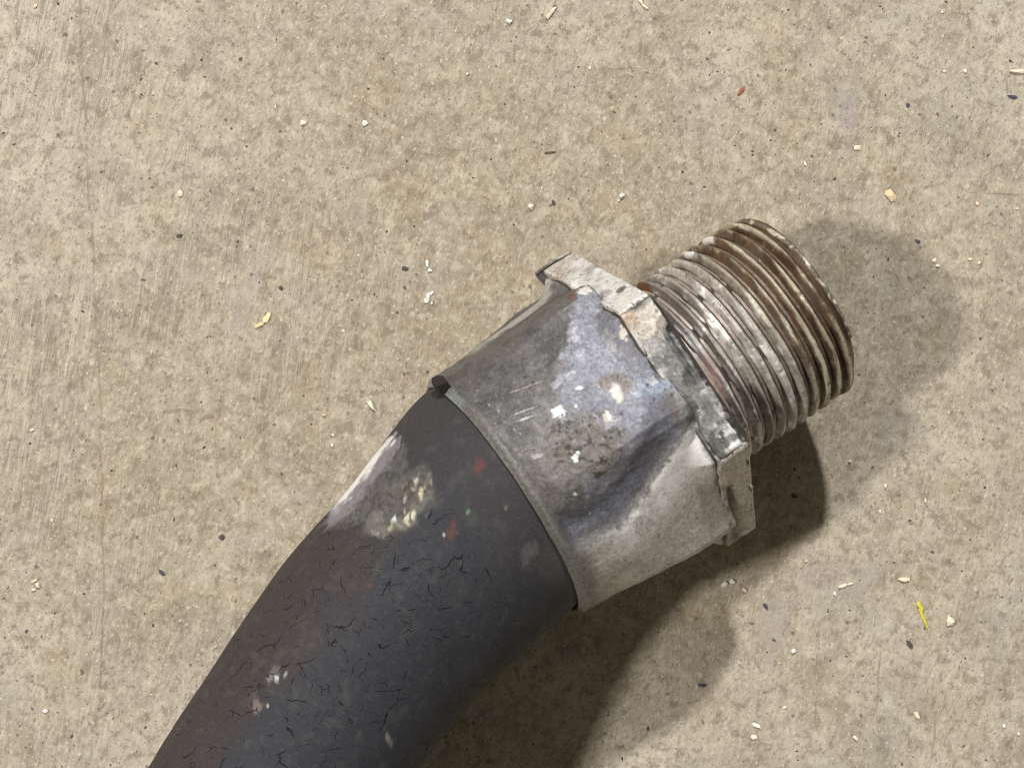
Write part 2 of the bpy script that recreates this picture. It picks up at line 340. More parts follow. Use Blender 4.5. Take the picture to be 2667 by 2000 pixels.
# --- crimped ferrule (outer sleeve, rolled rim, inside wall)
us = np.r_[np.linspace(.0, .7, 6), np.arange(.85, 27.2, .15)]; NF = 900
th = np.linspace(-math.pi, math.pi, NF, endpoint=False)
U, T = np.meshgrid(us, th, indexing='ij'); Td = np.degrees(T)
w = np.clip((U - 1.2) / 19., 0, 1) ** .8
tw = 10.7 + 0 * U                                        # the crimp corners lean over toward the rim
dl = (Td - tw + 30 + 360 + 30) % 60 - 30
poly = 25.7 * math.cos(R_(30)) / np.cos(np.radians(dl)); poly = np.minimum(poly, 25.2 - .06 * (30 - np.abs(dl)) * 0)
rr = 21.85 * (1 - w) + poly * w
ridge = np.interp(U, [0, 2, 10, 15, 20, 25, 28], [35, 36, 39, 33, 25, 18, 16])
env = ss(.8, 4, U) * ss(27, 23, U)
LP = loc(U, rr, T)
n1 = fbm(LP, .16, 4, 31); n2 = fbm(LP, .55, 4, 32); n3 = fbm(LP, 1.6, 3, 33); n4 = fbm(LP, .32, 4, 37); n5 = fbm(LP, 3.3, 2, 39)
rr += env * (.75 * ss(-5, 1, Td - ridge) * ss(42, 10, Td - ridge) - .95 * np.exp(-((Td - ridge + 11) / 8.) ** 2))
rr += -.55 * env * np.exp(-((Td + 62) / 24.) ** 2) * ss(24, 14, U)      # flattened upper face
rr += -.5 * np.exp(-spot(U, Td, 11.5, -2, 6, 6, 23) ** 2) + .35 * np.exp(-spot(U, Td, 18, -22, 5, 7, 23, .5) ** 2)
rr += -.4 * np.exp(-spot(U, Td, 5, 22, 5, 3.5, 22) ** 2)
calm = 1 - .7 * ss(-2, 4, Td - ridge); rr += .5 * (n1 - .5) * env + .36 * (n2 - .5) * ss(.5, 3, U) * calm + .12 * (n3 - .5) * calm
rr -= .85 * ss(1.2, -.1, U) + .2 * ss(25.4, 26.6, U)                     # rounded rim, neck under the collar
lip = np.exp(-((U - .9) / .8) ** 2) * (.15 + .5 * np.exp(-((Td - 18) / 26.) ** 2)); rr += lip * .6
rr -= .45 * np.exp(-((U - 2.6) / .8) ** 2) * np.exp(-((Td - 12) / 34.) ** 2)
fl_ = ss(22.6, 25.9, U); rr = np.where(np.abs(Td) < 130, rr + fl_ * np.maximum(25.7 * math.cos(R_(30)) / np.cos(np.radians((Td - 1.5 + 390) % 60 - 30)) - rr, 0) * .97, rr)
z_ = rr * np.cos(T); rr = np.where(z_ < -22.5, 22.5 / np.maximum(-np.cos(T), .3), rr)
uu = U + .35 * (fbm(loc(U * 0, 22 + 0 * U, T), .15, 3, 40) - .5) * ss(3, 0, U)
fc = np.empty(U.shape + (3,)); fc[:] = (.19, .18, .172)
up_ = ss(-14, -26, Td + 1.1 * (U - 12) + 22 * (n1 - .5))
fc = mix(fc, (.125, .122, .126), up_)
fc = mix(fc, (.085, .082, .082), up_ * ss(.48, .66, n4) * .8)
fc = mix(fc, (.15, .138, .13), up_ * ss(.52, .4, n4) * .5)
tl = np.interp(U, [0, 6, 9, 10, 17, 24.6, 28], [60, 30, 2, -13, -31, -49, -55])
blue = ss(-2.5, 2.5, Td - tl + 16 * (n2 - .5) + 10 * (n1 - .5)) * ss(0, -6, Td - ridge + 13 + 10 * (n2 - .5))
fc = mix(fc, (.25, .257, .31), blue * .9)  # bluish sheen of the centre facet, put into the colour
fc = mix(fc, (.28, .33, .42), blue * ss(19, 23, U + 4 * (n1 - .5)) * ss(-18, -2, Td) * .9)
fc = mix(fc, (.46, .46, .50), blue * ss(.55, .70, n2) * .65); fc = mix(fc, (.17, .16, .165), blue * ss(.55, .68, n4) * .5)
grime = ss(1.25, .55, spot(U, Td, 11.5, 2, 5.5, 5.5, 23, .3) + 1.1 * (n2 - .5))
fc = mix(fc, (.145, .128, .105), grime * .85); fc = mix(fc, (.045, .04, .035), grime * ss(.56, .66, n3) * .9)
fc = mix(fc, (.22, .185, .155), ss(1.2, .6, spot(U, Td, 20.5, -11, 3.2, 1.6, 23, .9) + 1.2 * (n2 - .5)) * .8)
fc = mix(fc, (.66, .62, .56), ss(1.3, .5, spot(U, Td, 19.6, -8, .9, 1.7, 23, .2) + .9 * (n3 - .5)))
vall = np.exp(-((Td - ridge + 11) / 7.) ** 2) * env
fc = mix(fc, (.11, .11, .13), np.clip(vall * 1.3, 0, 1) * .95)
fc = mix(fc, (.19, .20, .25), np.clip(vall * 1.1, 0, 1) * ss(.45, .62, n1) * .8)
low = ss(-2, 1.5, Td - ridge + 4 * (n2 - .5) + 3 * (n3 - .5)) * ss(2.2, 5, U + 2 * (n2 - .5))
fc = mix(fc, (.50, .475, .445), low); fc = mix(fc, (.90, .89, .88), low * ss(20, 2, Td - ridge + 14 * (n1 - .5) + 8 * (n2 - .5)) * ss(5, 13, U) * .85)  # bare lower lobe; its brighter shading along the ridge is painted in
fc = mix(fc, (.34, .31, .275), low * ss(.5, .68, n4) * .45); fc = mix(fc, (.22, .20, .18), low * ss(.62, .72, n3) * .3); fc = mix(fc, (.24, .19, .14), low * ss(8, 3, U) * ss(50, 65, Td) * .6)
fc = mix(fc, (.19, .185, .175), ss(1.9, .9, U + 1.5 * (n2 - .5)) * .8); fc = mix(fc, (.26, .30, .31), ss(1.6, .5, U + 2.5 * (n2 - .5)) * ss(-38, -46, Td) * .8)
fc = mix(fc, (.09, .085, .085), np.exp(-((U - 3.2) / .9) ** 2) * np.exp(-((Td - 14) / 30.) ** 2) * ss(.4, .55, n2) * .8)
fc = mix(fc, (.50, .485, .46), ss(-76, -84, Td + 10 * (n2 - .5)) * ss(6, 12, U) * ss(-100, -92, Td) * .85)
fc = mix(fc, (.085, .075, .068), ss(25.4, 26.2, U) * ss(.45, .58, n2) * .7)
fc = mix(fc, (.13, .085, .06), ss(1.2, .5, spot(U, Td, 24.8, 10, .6, 1.2, 24, .2) + .9 * (n3 - .5)) * .6)
fc = mix(fc, (.15, .075, .045), ss(1.2, .5, spot(U, Td, 23.6, -50, .8, 1.7, 24) + .9 * (n3 - .5)) * .8)
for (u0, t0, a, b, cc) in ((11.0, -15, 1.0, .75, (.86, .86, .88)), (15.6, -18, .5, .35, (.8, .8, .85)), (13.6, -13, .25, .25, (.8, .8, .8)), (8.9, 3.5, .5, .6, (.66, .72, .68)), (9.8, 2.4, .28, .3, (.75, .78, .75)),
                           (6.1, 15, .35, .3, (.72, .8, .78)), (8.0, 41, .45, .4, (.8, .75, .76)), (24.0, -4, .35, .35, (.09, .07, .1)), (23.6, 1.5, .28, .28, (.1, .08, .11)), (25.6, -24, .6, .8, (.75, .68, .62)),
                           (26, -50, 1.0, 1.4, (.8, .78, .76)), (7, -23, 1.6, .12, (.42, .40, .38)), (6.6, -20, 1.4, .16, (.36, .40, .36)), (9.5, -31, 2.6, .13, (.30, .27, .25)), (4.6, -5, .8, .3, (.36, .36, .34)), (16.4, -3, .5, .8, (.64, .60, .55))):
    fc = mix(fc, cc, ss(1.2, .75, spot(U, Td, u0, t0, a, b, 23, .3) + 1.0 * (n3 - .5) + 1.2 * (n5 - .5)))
FV = ax(uu, rr, T)
ring = lambda u, r: ax(np.full(NF, u), np.full(NF, r), th)
FV = np.concatenate([ring(6., 20.6)[None], ring(.05, 20.65)[None], FV, ring(27.0, 18.)[None]], 0)
fcx = np.concatenate([fc[:1] * .5, fc[:1] * .7, fc, fc[-1:] * .5], 0)
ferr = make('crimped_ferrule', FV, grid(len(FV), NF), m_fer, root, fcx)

# black sealant flap squeezed out at the rim
sp = np.array([(0.45, -56.5), (1.25, -55.5), (1.5, -61), (1.1, -66), (.2, -68), (-.6, -64), (-.5, -58)])
ring0 = ax(sp[:, 0], np.full(7, 21.3), np.radians(sp[:, 1])); ring1 = ax(sp[:, 0] * .9, np.full(7, 22.9) + V(0, .1, .3, .1, 0, -.1, 0), np.radians(sp[:, 1]))
cen = ring1.mean(0)[None] + .15 * e3
make('sealant_flap', np.vstack([ring0, ring1, cen]), [np.array([[i, (i + 1) % 7, 7 + (i + 1) % 7, 7 + i] for i in range(7)]), np.array([[7 + i, 7 + (i + 1) % 7, 14] for i in range(7)])], plain('black_sealant', (.022, .019, .018), .6, .3), root, smooth=False)

# --- hexagonal collar: a core and six battered plates with gaps at the corners
NC = 360; th = np.linspace(-math.pi, math.pi, NC, endpoint=False)
def hexr(td, rc, off=1.5):
    dl = (td - off + 390) % 60 - 30
    return rc * math.cos(R_(30)) / np.cos(np.radians(dl))
prof = [(25.2, 15.), (25.3, 24.2), (26.4, 25.9), (31.9, 25.9), (32.7, 25.0), (32.9, 15.)]
CV = []; cc_ = []
for u, rc in prof:
    r = hexr(np.degrees(th), rc) if rc > 16 else np.full(NC, rc)
    p_ = loc(np.full(NC, u), r, th); r = r + .4 * (fbm(p_, .4, 3, 50) - .5)
    CV.append(ax(np.full(NC, u), np.minimum(r, np.where(np.cos(th) < -.2, 22.6 / np.maximum(-np.cos(th), .2), 99)), th)); q = fbm(p_, .7, 4, 51)
    cc_.append(mix(np.tile(V(.055, .05, .046), (NC, 1)), (.12, .10, .085), ss(.45, .65, q)))
collar = make('hex_collar', np.array(CV), grid(len(prof), NC), m_col, root, np.array(cc_))
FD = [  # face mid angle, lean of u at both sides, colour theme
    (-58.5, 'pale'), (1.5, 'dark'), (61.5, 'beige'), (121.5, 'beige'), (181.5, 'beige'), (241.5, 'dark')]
for k, (fa, theme) in enumerate(FD):
    na, nb = 90, 46                                  # along the face, along the axis; a closed slab folded over at its rim
    a = np.linspace(-1, 1, na)
    b = np.linspace(0, 1, nb)
    A, B = np.meshgrid(a, b, indexing='ij')
    half = 13.22                                     # half the face length, leaving a slot at each corner
    prof_u = np.interp(B, [0, .10, .13, .87, .90, 1], [26.6, 26.35, 26.45, 31.8, 31.95, 31.8])
    prof_h = np.interp(B, [0, .10, .13, .87, .90, 1], [20.5, 22.8, 23.1, 23.15, 22.9, 20.5])
    endr = ss(1.0, .97, np.abs(A))
    q = np.stack([prof_u, A * half + 40 * k, prof_h], -1)
    g1 = fbm(q, .22, 3, 60 + k); g2 = fbm(q, .7, 4, 70 + k); g3 = fbm(q, 1.8, 3, 80 + k)
    rough = 1. if fa < 150 and fa > -100 else .3
    h = prof_h + rough * (.25 * (g1 - .5) + .25 * (g2 - .5) + .14 * (g3 - .5)) - .8 * (1 - endr) - rough * .9 * ss(.66, .74, g2) * (np.abs(B - .5) > .3)
    u = prof_u + rough * (.35 * (g1 - .5) + .35 * (fbm(q, .35, 3, 90 + k) - .5)) * np.where(B < .5, 1., .6)
    if theme == 'pale':
        u = u - .55 * ss(-.55, -1, A) * ss(.3, 0, B); h = h + .25 * ss(-.6, -.95, A)
    if k == 1:
        h = h + .45 * ss(.3, .7, B) * ss(-.9, -.6, A) * ss(.75, .3, A) - .5 * ss(.62, .7, B) * ss(-.75, -.6, A) * ss(.3, -.1, A)
        h = h - .55 * np.exp(-((B - .22) / .07) ** 2) * ss(.1, .4, A)
    if k == 2:
        u = u - .7 * np.exp(-((A - .86) / .10) ** 2) * ss(.4, 0, B); h = h - .8 * np.exp(-((B - .34) / .12) ** 2) * ss(-.55, -.2, A) * ss(1., .7, A)
    s_ = A * half * (1 + .012 * np.sin(7 * B + k)) 
    if k == 1:
        chip = ss(.55, .66, fbm(q, .55, 3, 120)); u = u - .6 * chip * ss(.76, .88, B); h = h - .35 * chip * ss(.74, .86, B)
    if k in (0, 2): u = u + .14 * ss(.52, .66, fbm(q, .5, 3, 130 + k)) * ss(.3, .12, B); h = h - .2 * ss(.56, .66, fbm(q, .6, 3, 140 + k)) * ss(.32, .15, B)
    if k == 5:
        h = h + 1.0 * ss(.80, .95, A) * (B > .05) * (B < .95); u = u - 1.6 * ss(.82, .95, A) * ss(.5, 0, B)
    if k in (3, 4): h = np.minimum(h, 22.95)
    fr = R_(fa); nrm = math.sin(fr) * e2 + math.cos(fr) * e3; tan = math.cos(fr) * e2 - math.sin(fr) * e3
    PV = P0 + u[..., None] * e1 + s_[..., None] * tan + h[..., None] * nrm
    pc = np.empty(A.shape + (3,))
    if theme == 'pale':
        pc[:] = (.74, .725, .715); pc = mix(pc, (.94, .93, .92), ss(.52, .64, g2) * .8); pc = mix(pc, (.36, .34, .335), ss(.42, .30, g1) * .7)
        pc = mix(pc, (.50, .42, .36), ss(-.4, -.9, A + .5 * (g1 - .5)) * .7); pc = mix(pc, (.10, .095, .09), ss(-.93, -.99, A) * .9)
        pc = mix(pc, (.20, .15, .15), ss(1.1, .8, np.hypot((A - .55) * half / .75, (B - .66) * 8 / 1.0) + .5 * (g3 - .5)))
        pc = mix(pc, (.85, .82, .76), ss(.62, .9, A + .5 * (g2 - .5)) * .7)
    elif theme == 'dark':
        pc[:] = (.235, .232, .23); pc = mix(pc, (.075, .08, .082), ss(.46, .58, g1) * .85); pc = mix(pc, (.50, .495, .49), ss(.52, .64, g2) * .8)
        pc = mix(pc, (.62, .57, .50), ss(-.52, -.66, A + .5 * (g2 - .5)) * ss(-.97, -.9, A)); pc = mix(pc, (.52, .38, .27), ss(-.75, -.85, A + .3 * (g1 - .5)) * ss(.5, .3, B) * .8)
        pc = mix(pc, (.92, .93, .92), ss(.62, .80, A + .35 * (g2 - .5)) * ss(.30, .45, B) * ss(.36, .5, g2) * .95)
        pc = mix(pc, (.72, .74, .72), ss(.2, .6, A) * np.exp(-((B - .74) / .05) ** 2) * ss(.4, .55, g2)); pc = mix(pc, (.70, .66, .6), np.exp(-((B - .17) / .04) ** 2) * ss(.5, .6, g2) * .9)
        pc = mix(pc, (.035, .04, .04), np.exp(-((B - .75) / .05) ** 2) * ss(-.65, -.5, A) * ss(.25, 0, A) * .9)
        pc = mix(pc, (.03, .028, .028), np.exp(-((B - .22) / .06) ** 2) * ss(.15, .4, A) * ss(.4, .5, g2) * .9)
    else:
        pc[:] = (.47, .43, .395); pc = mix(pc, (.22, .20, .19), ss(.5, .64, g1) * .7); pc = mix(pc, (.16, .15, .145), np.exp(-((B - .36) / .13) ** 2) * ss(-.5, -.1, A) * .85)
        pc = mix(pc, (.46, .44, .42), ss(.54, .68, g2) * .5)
    pc = mix(pc, (.20, .185, .17), ss(.58, .68, fbm(q, .9, 4, 150 + k)) * .38); edge = np.maximum(np.exp(-((B - .135) / .03) ** 2), np.exp(-((B - .875) / .03) ** 2)); pc = mix(pc, (.74, .71, .66), edge * ss(.46, .58, g2) * (.45 if k == 1 else .75))
    if k == 1:
        pc = mix(pc, (.03, .03, .03), ss(.80, .86, B + .12 * (g1 - .5)) * ss(-.7, -.5, A) * ss(.97, .8, A) * ss(.38, .5, g2) * .85)
        pc = mix(pc, (.05, .047, .046), ss(.15, .08, B) * .8)  # shade of the gap beside the ferrule, painted as a dark strip
    pc = mix(pc, (.05, .042, .035), (1 - endr) * .6)
    # under side closes the slab
    F = grid(na, nb, False)
    VV = PV.reshape(-1, 3); CC = pc.reshape(-1, 3)
    def cap(ii, flip):
        idx = np.arange(nb) + ii * nb
        return [np.array([[idx[j], idx[j + 1], idx[nb - 2 - j], idx[nb - 1 - j]] if not flip else [idx[nb - 1 - j], idx[nb - 2 - j], idx[j + 1], idx[j]] for j in range(nb // 2 - 1)])]
    make('collar_plate', VV, [F] + cap(0, False) + cap(na - 1, True), m_col, collar, CC)

# --- threaded nipple: body with an open bore, and its helical thread
NN = 240; th = np.linspace(-math.pi, math.pi, NN, endpoint=False)
r_out = lambda u: 16.55 - (u - 33) * .012
prof = [(57.2, 12.9), (34., 12.9), (33.0, 12.9), (32.0, 15.5), (34.0, 15.75), (57.3, 15.45), (58.5, 15.0), (58.9, 14.4), (58.9, 13.4), (57.2, 12.9)]
NVt = np.array([ax(np.full(NN, u), np.full(NN, r), th) for u, r in prof])
pcol = np.array([np.tile((V(.52, .44, .39) if i in (3, 4) else V(.13, .08, .045)) * (1 if i > 2 else .35), (NN, 1)) for i in range(len(prof))])
nip = make('threaded_nipple', NVt, grid(len(prof), NN), m_thr, root, pcol)

pitch = 2.265; turns = 11.3; per = 420
s = np.linspace(0, turns, int(turns * per)); ang = s * 2 * math.pi - 1.2; uc = 33.3 + pitch * s
pr_u = np.array([-1.12, -.95, -.78, -.60, -.42, -.26, -.12, 0, .12, .26, .42, .60, .78, .95, 1.12]); NPf = len(pr_u)
pr_h = np.interp(np.abs(pr_u), [0, .13, .95, 1.12], [1.34, 1.30, -.02, -.2])
Sx, Px = np.meshgrid(s, np.arange(NPf), indexing='ij')
XX = np.repeat(pr_u[None], len(s), 0); Ux = uc[:, None] + XX; Hx = np.repeat(pr_h[None], len(s), 0).copy(); Tx = np.repeat(ang[:, None], NPf, 1)
LP = loc(Ux, 16 + 0 * Ux, Tx)
g1 = fbm(LP, .25, 4, 101); g2 = fbm(LP, .8, 4, 102); g3 = fbm(LP, 2.2, 3, 103); gs = fbm(LP * V(1, .3, .3), .9, 4, 107); g0 = fbm(LP * V(3.0, .35, .35), .30, 3, 105)     # g0 differs from turn to turn
cut = 1.30 - .35 * ss(.45, .65, g0) - .45 * ss(.62, .72, g2) * .6                         # worn, dented crests
Hx = np.minimum(Hx, cut) + .07 * (g3 - .5)
Hx = np.where(Hx < .3, Hx + .35 * ss(.5, .66, g1) * ss(50, 44, Ux), Hx)                   # dirt packed into the grooves
fade = ss(0, .35, Sx) * ss(turns, turns - .6, Sx); Hx = -.2 + (Hx + .2) * fade
Ux = np.minimum(Ux + .30 * (fbm(LP, .11, 3, 106) - .5) + .10 * (g2 - .5), 58.75)
Rx = 15.5 + .12 * (57.5 - Ux) / 24 + Hx
Tdx = np.degrees((Tx + math.pi) % (2 * math.pi) - math.pi)
tip = ss(43.5, 49.5, Ux - .035 * (Tdx + 10) + 4 * (g1 - .5))
def band(x0, x1, sft): return ss(x0 - sft, x0 + sft, XX + .6 * (gs - .5) + .5 * (g0 - .5)) * ss(x1 + sft, x1 - sft, XX + .6 * (gs - .5) - .5 * (g0 - .5))
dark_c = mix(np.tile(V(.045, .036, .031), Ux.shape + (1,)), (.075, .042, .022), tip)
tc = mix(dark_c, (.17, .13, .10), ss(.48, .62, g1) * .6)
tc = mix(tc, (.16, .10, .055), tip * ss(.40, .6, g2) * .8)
pale_l = band(-.82, .38, .16) * (1 - tip); pale_t = band(-.40, .16, .14) * tip  # pale scale on brown metal; lit flanks and shaded grooves are painted too
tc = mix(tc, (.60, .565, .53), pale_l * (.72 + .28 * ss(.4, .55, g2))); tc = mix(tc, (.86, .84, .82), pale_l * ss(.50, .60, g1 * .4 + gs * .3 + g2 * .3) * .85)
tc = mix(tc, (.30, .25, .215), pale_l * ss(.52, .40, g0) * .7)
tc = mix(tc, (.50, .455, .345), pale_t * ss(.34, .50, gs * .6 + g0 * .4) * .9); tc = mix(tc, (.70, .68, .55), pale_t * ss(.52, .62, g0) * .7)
tc = mix(tc, (.70, .52, .47), ss(1.2, .6, spot(Ux, Tdx, 35.0, 13, 1.3, 5.5, 16.5, .1) + .8 * (g2 - .5)) * .9)
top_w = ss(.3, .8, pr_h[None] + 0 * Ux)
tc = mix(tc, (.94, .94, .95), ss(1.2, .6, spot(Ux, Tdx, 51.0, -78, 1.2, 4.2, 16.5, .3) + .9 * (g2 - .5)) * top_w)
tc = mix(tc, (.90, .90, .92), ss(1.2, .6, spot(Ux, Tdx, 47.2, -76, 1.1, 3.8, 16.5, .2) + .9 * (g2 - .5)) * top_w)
tc = mix(tc, (.30, .12, .025), ss(1.2, .6, spot(Ux, Tdx, 36.8, -72, .9, 4.5, 16.5, 0) + .7 * (g2 - .5)) * .9)
tc = mix(tc, (.055, .032, .018), ss(56.6, 57.6, Ux) * ss(.40, .52, g2) * .8)
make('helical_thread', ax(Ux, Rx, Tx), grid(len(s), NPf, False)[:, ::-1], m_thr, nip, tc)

# ------------------------------------------------------------------ crumbs, splinters and grit lying on the concrete
mats = {
    'cream': plain('cream_crumb', (.92, .86, .66)), 'white': plain('white_crumb', (.93, .92, .89)), 'wood': plain('pale_wood', (.93, .76, .46), .6),
    'orange': plain('orange_brick', (.40, .19, .10)), 'yellow': plain('yellow_fibre', (.72, .66, .08)), 'dark': plain('dark_grit', (.10, .085, .08)),
    'blue': plain('blue_black_grit', (.085, .085, .115)), 'brown': plain('brown_grit', (.16, .115, .08)), 'peach': plain('peach_crumb', (.88, .68, .46)), 'red': plain('red_grit', (.22, .11, .085))}
ICO_V, ICO_F = None, None
def ico():
    g = (1 + 5 ** .5) / 2
    v = np.array([(-1, g, 0), (1, g, 0), (-1, -g, 0), (1, -g, 0), (0, -1, g), (0, 1, g), (0, -1, -g), (0, 1, -g), (g, 0, -1), (g, 0, 1), (-g, 0, -1), (-g, 0, 1)], float)
    f = [(0, 11, 5), (0, 5, 1), (0, 1, 7), (0, 7, 10), (0, 10, 11), (1, 5, 9), (5, 11, 4), (11, 10, 2), (10, 7, 6), (7, 1, 8), (3, 9, 4), (3, 4, 2), (3, 2, 6), (3, 6, 8), (3, 8, 9), (4, 9, 5), (2, 4, 11), (6, 2, 10), (8, 6, 7), (9, 8, 1)]
    v /= np.linalg.norm(v[0]); return v, np.array(f)
ICO_V, ICO_F = ico()
def lump(lx, ly, lz, rot, jit=.3):
    v = ICO_V * (1 + jit * (rng.random((12, 1)) - .5) * 2) + rng.normal(0, jit * .18, (12, 3))
    v = v * V(lx, ly, lz) / 2; c, s_ = math.cos(rot), math.sin(rot)
    v = np.stack([v[:, 0] * c - v[:, 1] * s_, v[:, 0] * s_ + v[:, 1] * c, v[:, 2]], -1)
    v[:, 2] -= v[:, 2].min(); return v
def crumb(name, label, cat, x, y, lx, ly, lz, rot, mat, group=None, more=()):
    if mat in ('dark', 'blue', 'brown', 'orange'): lx, ly, lz = lx * .82, ly * .74, lz * .6
    vs = [lump(lx, ly, lz, R_(rot), .42)]; fs = [ICO_F]
    for (dx, dy, a, b, c, r) in more:                      # a crumb of several clinging grains
        vs.append(lump(a, b, c, R_(r)) + V(dx, dy, 0)); fs.append(ICO_F + 12 * len(fs))
    o = make(name, np.vstack(vs), np.vstack(fs), mats[mat], smooth=False)
    o.location = (x * MM, y * MM, .00002); o['label'] = label; o['category'] = cat
    if group: o['group'] = group
    return o
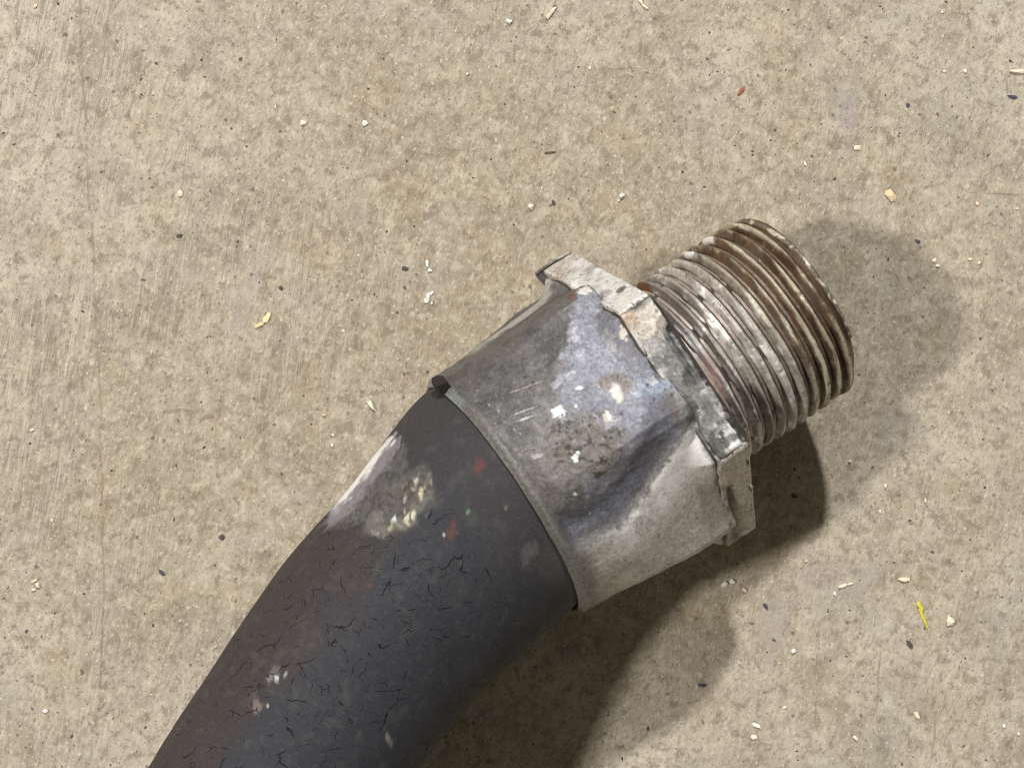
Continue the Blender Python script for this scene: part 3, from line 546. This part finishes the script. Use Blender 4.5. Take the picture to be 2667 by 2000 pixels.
one = [
 ('wood_splinter', 'straight pale splinter lying at a slant by the top edge, left of the bent one', 'splinter', 8.0, 66.5, 3.0, .65, .5, 47, 'cream', ()),
 ('wood_splinter', 'pale splinter bent like an L, cut by the top edge of the picture', 'splinter', 23.8, 68.7, 1.3, .7, .5, -62, 'cream', ((.7, -.8, 1.7, .6, .5, -28),)),
 ('round_crumb', 'round white crumb left of the straight splinter near the top edge', 'crumb', 0.7, 64.9, 1.05, .95, .7, 0, 'white', ()),
 ('cream_crumb', 'cream oval crumb just left of a blue black grain, above the coupling', 'crumb', 4.5, 32.3, 1.5, 1.1, .7, 120, 'cream', ()),
 ('dark_grain', 'blue black grain right of a cream oval crumb above the coupling', 'grit', 8.3, 33.1, 1.7, .8, .6, -60, 'blue', ()),
 ('white_crumb', 'white crumb with a smaller grain clinging below, between hex collar and picture top', 'crumb', 20.3, 34.5, 1.2, .95, .7, 15, 'white', ((-.5, -.9, .6, .5, .4, 0),)),
 ('stone_chip', 'peach coloured diamond shaped chip above right of the threaded end', 'chip', 67.7, 34.8, 2.5, 1.35, .7, -48, 'peach', ()),
 ('wood_shaving', 'yellowish wood shaving, wide at one end, left of the coupling', 'shaving', -40.8, 12.8, 2.4, 1.2, .45, 52, 'wood', ((-1.5, -1.3, 2.0, .65, .4, 28),)),
 ('wood_shaving', 'small cream shaving shaped like a V beside the hose, left of the ferrule rim', 'shaving', -23.1, -2.3, 2.1, .65, .6, -45, 'cream', ((.1, .35, 1.7, .6, .6, -66),)),
 ('white_flake', 'upper cluster of crushed white grains left of the hex collar', 'flake', -13.5, 22.3, 1.4, .75, .4, -70, 'white', ((.5, -1.2, 1.0, .7, .5, -20),)),
 ('white_flake', 'lower cluster of crushed white flakes left of the hex collar', 'flake', -13.3, 16.7, 1.5, 1.0, .5, 60, 'white', ((-.3, -.9, 1.0, .8, .4, 0), (.6, .5, .9, .6, .4, 40), (.6, -1.3, .7, .5, .4, -50))),
 ('cream_crumb', 'left cream crumb of two side by side in the upper left of the floor', 'crumb', -35.0, 46.7, 1.45, .9, .5, 5, 'cream', ()),
 ('white_crumb', 'right, whiter crumb of two side by side in the upper left of the floor', 'crumb', -24.4, 46.6, 1.1, .9, .5, 60, 'white', ()),
 ('cream_crumb', 'upright cream oval crumb at the left, above a single black grain', 'crumb', -55.9, 34.0, 1.3, .8, .5, 95, 'cream', ()),
 ('dark_grain', 'single black grain at the left, below an upright cream crumb', 'grit', -56.0, 26.8, 1.1, .95, .6, 20, 'dark', ()),
 ('wood_splinter', 'cream splinter lying level at the right edge near the top corner', 'splinter', 90.4, 57.2, 3.4, .75, .5, 2, 'cream', ()),
 ('brick_fragment', 'small orange brown fragment on the concrete above the threaded end', 'fragment', 41.3, 53.0, 2.6, 1.1, .6, 58, 'orange', ()),
 ('yellow_fibre', 'bright yellow fibre lying at the lower right', 'fibre', 71.7, -36.7, 1.8, .75, .3, -60, 'yellow', ((.3, -1.0, 2.4, .6, .3, -72), (.75, -2.2, 2.4, .6, .3, -66), (1.2, -3.2, 1.6, .4, .25, -75))),
 ('round_crumb', 'largest round cream crumb, just right of the yellow fibre', 'crumb', 77.1, -39.2, 1.7, 1.6, 1.0, 0, 'cream', ()),
 ('cream_crumb', 'cream crumb curled like a hook near the left edge, low down', 'crumb', -79.5, -32.0, 1.3, .6, .6, 20, 'cream', ((.5, -.8, 1.2, .6, .6, 100), (-.1, -1.5, 1.0, .5, .5, 10))),
 ('white_crumb', 'single white crumb by the lower left corner', 'crumb', -77.3, -53.8, .9, .85, .5, 0, 'white', ()),
 ('white_flake', 'ragged white flake at the edge of the dark shadow below the ferrule', 'flake', 37.9, -32.8, 1.5, 1.0, .5, 30, 'white', ((1.2, .4, 1.2, .9, .5, -30),)),
 ('cream_crumb', 'orange tinted crumb just right of the ragged white flake by the shadow', 'crumb', 41.3, -33.9, 1.05, .9, .5, 0, 'peach', ()),
 ('cream_crumb', 'slanted cream crumb with a second grain below, left of the yellow fibre', 'crumb', 58.3, -33.2, 1.8, .65, .45, 20, 'cream', ((1.4, .4, 1.0, .4, .4, 15),)),
 ('cream_crumb', 'level cream crumb just above the yellow fibre', 'crumb', 69.0, -32.1, 2.2, .95, .5, -8, 'cream', ()),
 ('white_crumb', 'bright white crumb alone below the dark shadow, middle of the lower right', 'crumb', 49.7, -44.2, 1.1, 1.0, .6, 0, 'white', ()),
 ('white_flake', 'white flake above a cream crumb at the bottom edge, right of the hose shadow', 'flake', 43.0, -56.9, 1.6, .8, .4, -25, 'white', ()),
 ('cream_crumb', 'cream crumb directly below a white flake at the bottom, right of the hose shadow', 'crumb', 42.6, -58.9, 1.1, .85, .5, 0, 'cream', ()),
 ('wood_splinter', 'cream crumb standing on end at the lower right, near a long scratch', 'splinter', 70.9, -55.3, 1.5, .8, .5, -60, 'cream', ()),
 ('cream_crumb', 'rounded cream crumb near the bottom edge, between the scratch and the shadow', 'crumb', 60.2, -59.1, 1.1, .85, .5, -15, 'cream', ()),
 ('brown_splinter', 'thin brown splinter lying nearly level, above the coupling', 'splinter', 7.9, 41.9, 3.4, .5, .35, 7, 'brown', ()),
 ('dark_grain', 'purple black wedge shaped grain at the right, below the yellow fibre', 'grit', 69.8, -43.2, 2.0, .9, .5, -55, 'dark', ()),
 ('dark_grain', 'flat dark grain under the right edge, upper corner', 'grit', 89.6, 52.7, 2.3, .95, .5, -8, 'blue', ()),
 ('dark_grain', 'black grain lying inside the dark shadow beside the hex collar', 'grit', 50.1, -17.7, 1.5, 1.2, .5, -20, 'dark', ()),
 ('dark_grain', 'long blue black grain at the end of the faint shadow, lower middle', 'grit', 33.7, -50.0, 2.3, .8, .4, 5, 'blue', ()),
 ('dark_grain', 'blue grain below the dark shadow and left of the bright white crumb', 'grit', 44.8, -36.5, 1.7, .85, .5, -55, 'blue', ()),
 ('dark_grain', 'round dark grain beside the hose, lower left', 'grit', -48.2, -24.7, 1.4, 1.25, .5, 50, 'dark', ()),
 ('dark_grain', 'slanted bluish grain left of the hose, nearer the left scratch', 'grit', -58.2, -30.8, 2.0, .8, .4, -45, 'blue', ()),
 ('dark_grain', 'grey oval grain just left of the upper white flakes by the collar', 'grit', -17.4, 21.4, 1.7, .9, .5, -15, 'dark', ()),
 ('dark_grain', 'dark round grain above the yellowish wood shaving', 'grit', -38.6, 17.9, 1.3, 1.0, .5, -20, 'dark', ()),
 ('cream_crumb', 'cream crumb with a pale sliver beside it at the right of the thread top', 'crumb', 61.8, 43.3, 1.5, .75, .5, 0, 'cream', ()),
 ('dark_grain', 'blue round grain at the upper right, between two brown grains', 'grit', 70.9, 51.0, 1.0, .9, .5, 0, 'blue', ()),
 ('cream_crumb', 'pair of cream grains touching, in the faint shadow near its round end', 'crumb', 75.2, 23.5, .9, .6, .4, 60, 'cream', ((.6, -1.0, .9, .7, .4, 0),)),
 ('dark_grain', 'dark grain inside the faint shadow, straight below the peach chip', 'grit', 72.3, 26.8, 1.3, 1.0, .5, -30, 'blue', ()),
]
for (nm, lb, ct, x, y, lx, ly, lz, rot, mt, more) in one:
    crumb(nm, lb, ct, x, y, lx, ly, lz, rot, mt, None, more)
pale_small = [(14.8, 56.9), (-39.8, 49.3), (-6.6, 55.6), (66.3, -70.3), (81.6, 23.7), (83.2, 23.1), (77.6, 57.1), (81.2, 57.1), (-29.5, -7.3), (-29.6, -9.1), (-80.4, -6.6), (29.7, -29.1), (56.9, -34.5), (73.0, -18.4), (66.0, -15.9), (65.0, -20.4), (74.3, 1.6), (77.4, -3.2), (59.8, -11.7), (92.6, -31.0), (83.1, 33.5), (90.2, 32.8), (-27.9, 10.6), (-31.1, -3.9), (86.2, -57.2), (88.7, -58.6), (52.0, -28.9), (48.0, -53.9), (77.4, 67.8), (52.6, 40.4), (-81.2, 66.5), (-76.8, -21.9)]
for i, (x, y) in enumerate(pale_small):
    crumb('pale_crumb', 'tiny pale crumb scattered loose on the worn concrete', 'crumb', x, y, .55 + .35 * random.random(), .45 + .3 * random.random(), .35, random.uniform(0, 180), random.choice(['cream', 'cream', 'white', 'peach']), 'tiny pale crumbs scattered on the concrete')
dark_small = [(1.8, 62.2), (12.8, 57.1), (-15.8, 28.8), (12.0, 53.5), (11.0, 33.8), (26.9, 39.5), (-2.5, 40.6), (35.4, 58.8), (35.8, 55.9), (19.0, 49.1), (-17.4, 18.1), (-18.7, 13.8), (-33.3, -5.5), (-34.6, -0.6), (-38.2, -13.9), (-45.3, -7.8), (-51.4, -9.5), (-62.1, 19.2), (63.8, -12.7), (67.0, 52.7), (76.3, 49.4), (69.4, 46.0), (85.1, 42.2), (58.8, -45.2), (56.0, -45.9), (61.6, -48.5), (59.5, -37.3), (72.5, -40.5), (79.6, -45.6), (85.6, -51.0), (79.0, -60.6), (68.2, -63.6), (82.9, -63.0), (46.3, -42.4), (53.8, 41.7), (55.5, 47.5), (43.3, 42.5), (47.3, 46.3), (67.1, 23.6), (61.7, 3.4), (-59.6, -39.6), (-61.1, -37.6), (-66.4, -62.8), (-76.1, -37.5), (-80.8, -40.5), (-73.4, -10.0), (-80.8, 11.3), (-45.9, 57.7), (-63.0, 53.9), (-52.0, 54.5)]
for i, (x, y) in enumerate(dark_small):
    crumb('dark_speck', 'tiny dark speck of grit scattered on the worn concrete', 'grit', x, y, .45 + .5 * random.random() ** 2, .35 + .25 * random.random(), .2, random.uniform(0, 180), random.choice(['dark', 'brown', 'brown', 'blue', 'dark', 'red']), 'tiny dark specks scattered on the concrete')

# fine sand too small to count
vs, fs = [], []; N = 2600
OV = np.array([(1, 0, 0), (0, 1, 0), (-1, 0, 0), (0, -1, 0), (0, 0, 1)], float); OF = np.array([(0, 1, 4), (1, 2, 4), (2, 3, 4), (3, 0, 4)])
pos = rng.uniform(-130, 130, (N, 2)); size = .10 + .22 * rng.random(N) ** 3; rt = rng.uniform(0, 6.3, N)
for i in range(N):
    v = OV * size[i] * V(1 + .6 * rng.random(), .8, .6) * (1 + .3 * (rng.random((5, 1)) - .5)); c, s_ = math.cos(rt[i]), math.sin(rt[i])
    vs.append(np.stack([v[:, 0] * c - v[:, 1] * s_ + pos[i, 0], v[:, 0] * s_ + v[:, 1] * c + pos[i, 1], v[:, 2] + .02], -1)); fs.append(OF + 5 * i)
s = NT('mixed_sand'); gi = s.n('NewGeometry'); cr = s.n('ValToRGB'); s.put(cr.inputs[0], gi.outputs['Random Per Island'])
el = cr.color_ramp; el.interpolation = 'CONSTANT'; el.elements[0].color = (.11, .085, .07, 1); el.elements[1].position = .34; el.elements[1].color = (.36, .28, .19, 1)
for ps, cl in ((.62, (.70, .62, .46, 1)), (.80, (.16, .11, .075, 1)), (.94, (.80, .77, .70, 1))):
    q = el.elements.new(ps); q.color = cl
sand = make('fine_sand', np.vstack(vs), np.vstack(fs), s.done(cr.outputs[0], .75, 0, .3), smooth=False)
sand['kind'] = 'stuff'; sand['label'] = 'fine mixed sand dusting the concrete floor'; sand['category'] = 'sand'
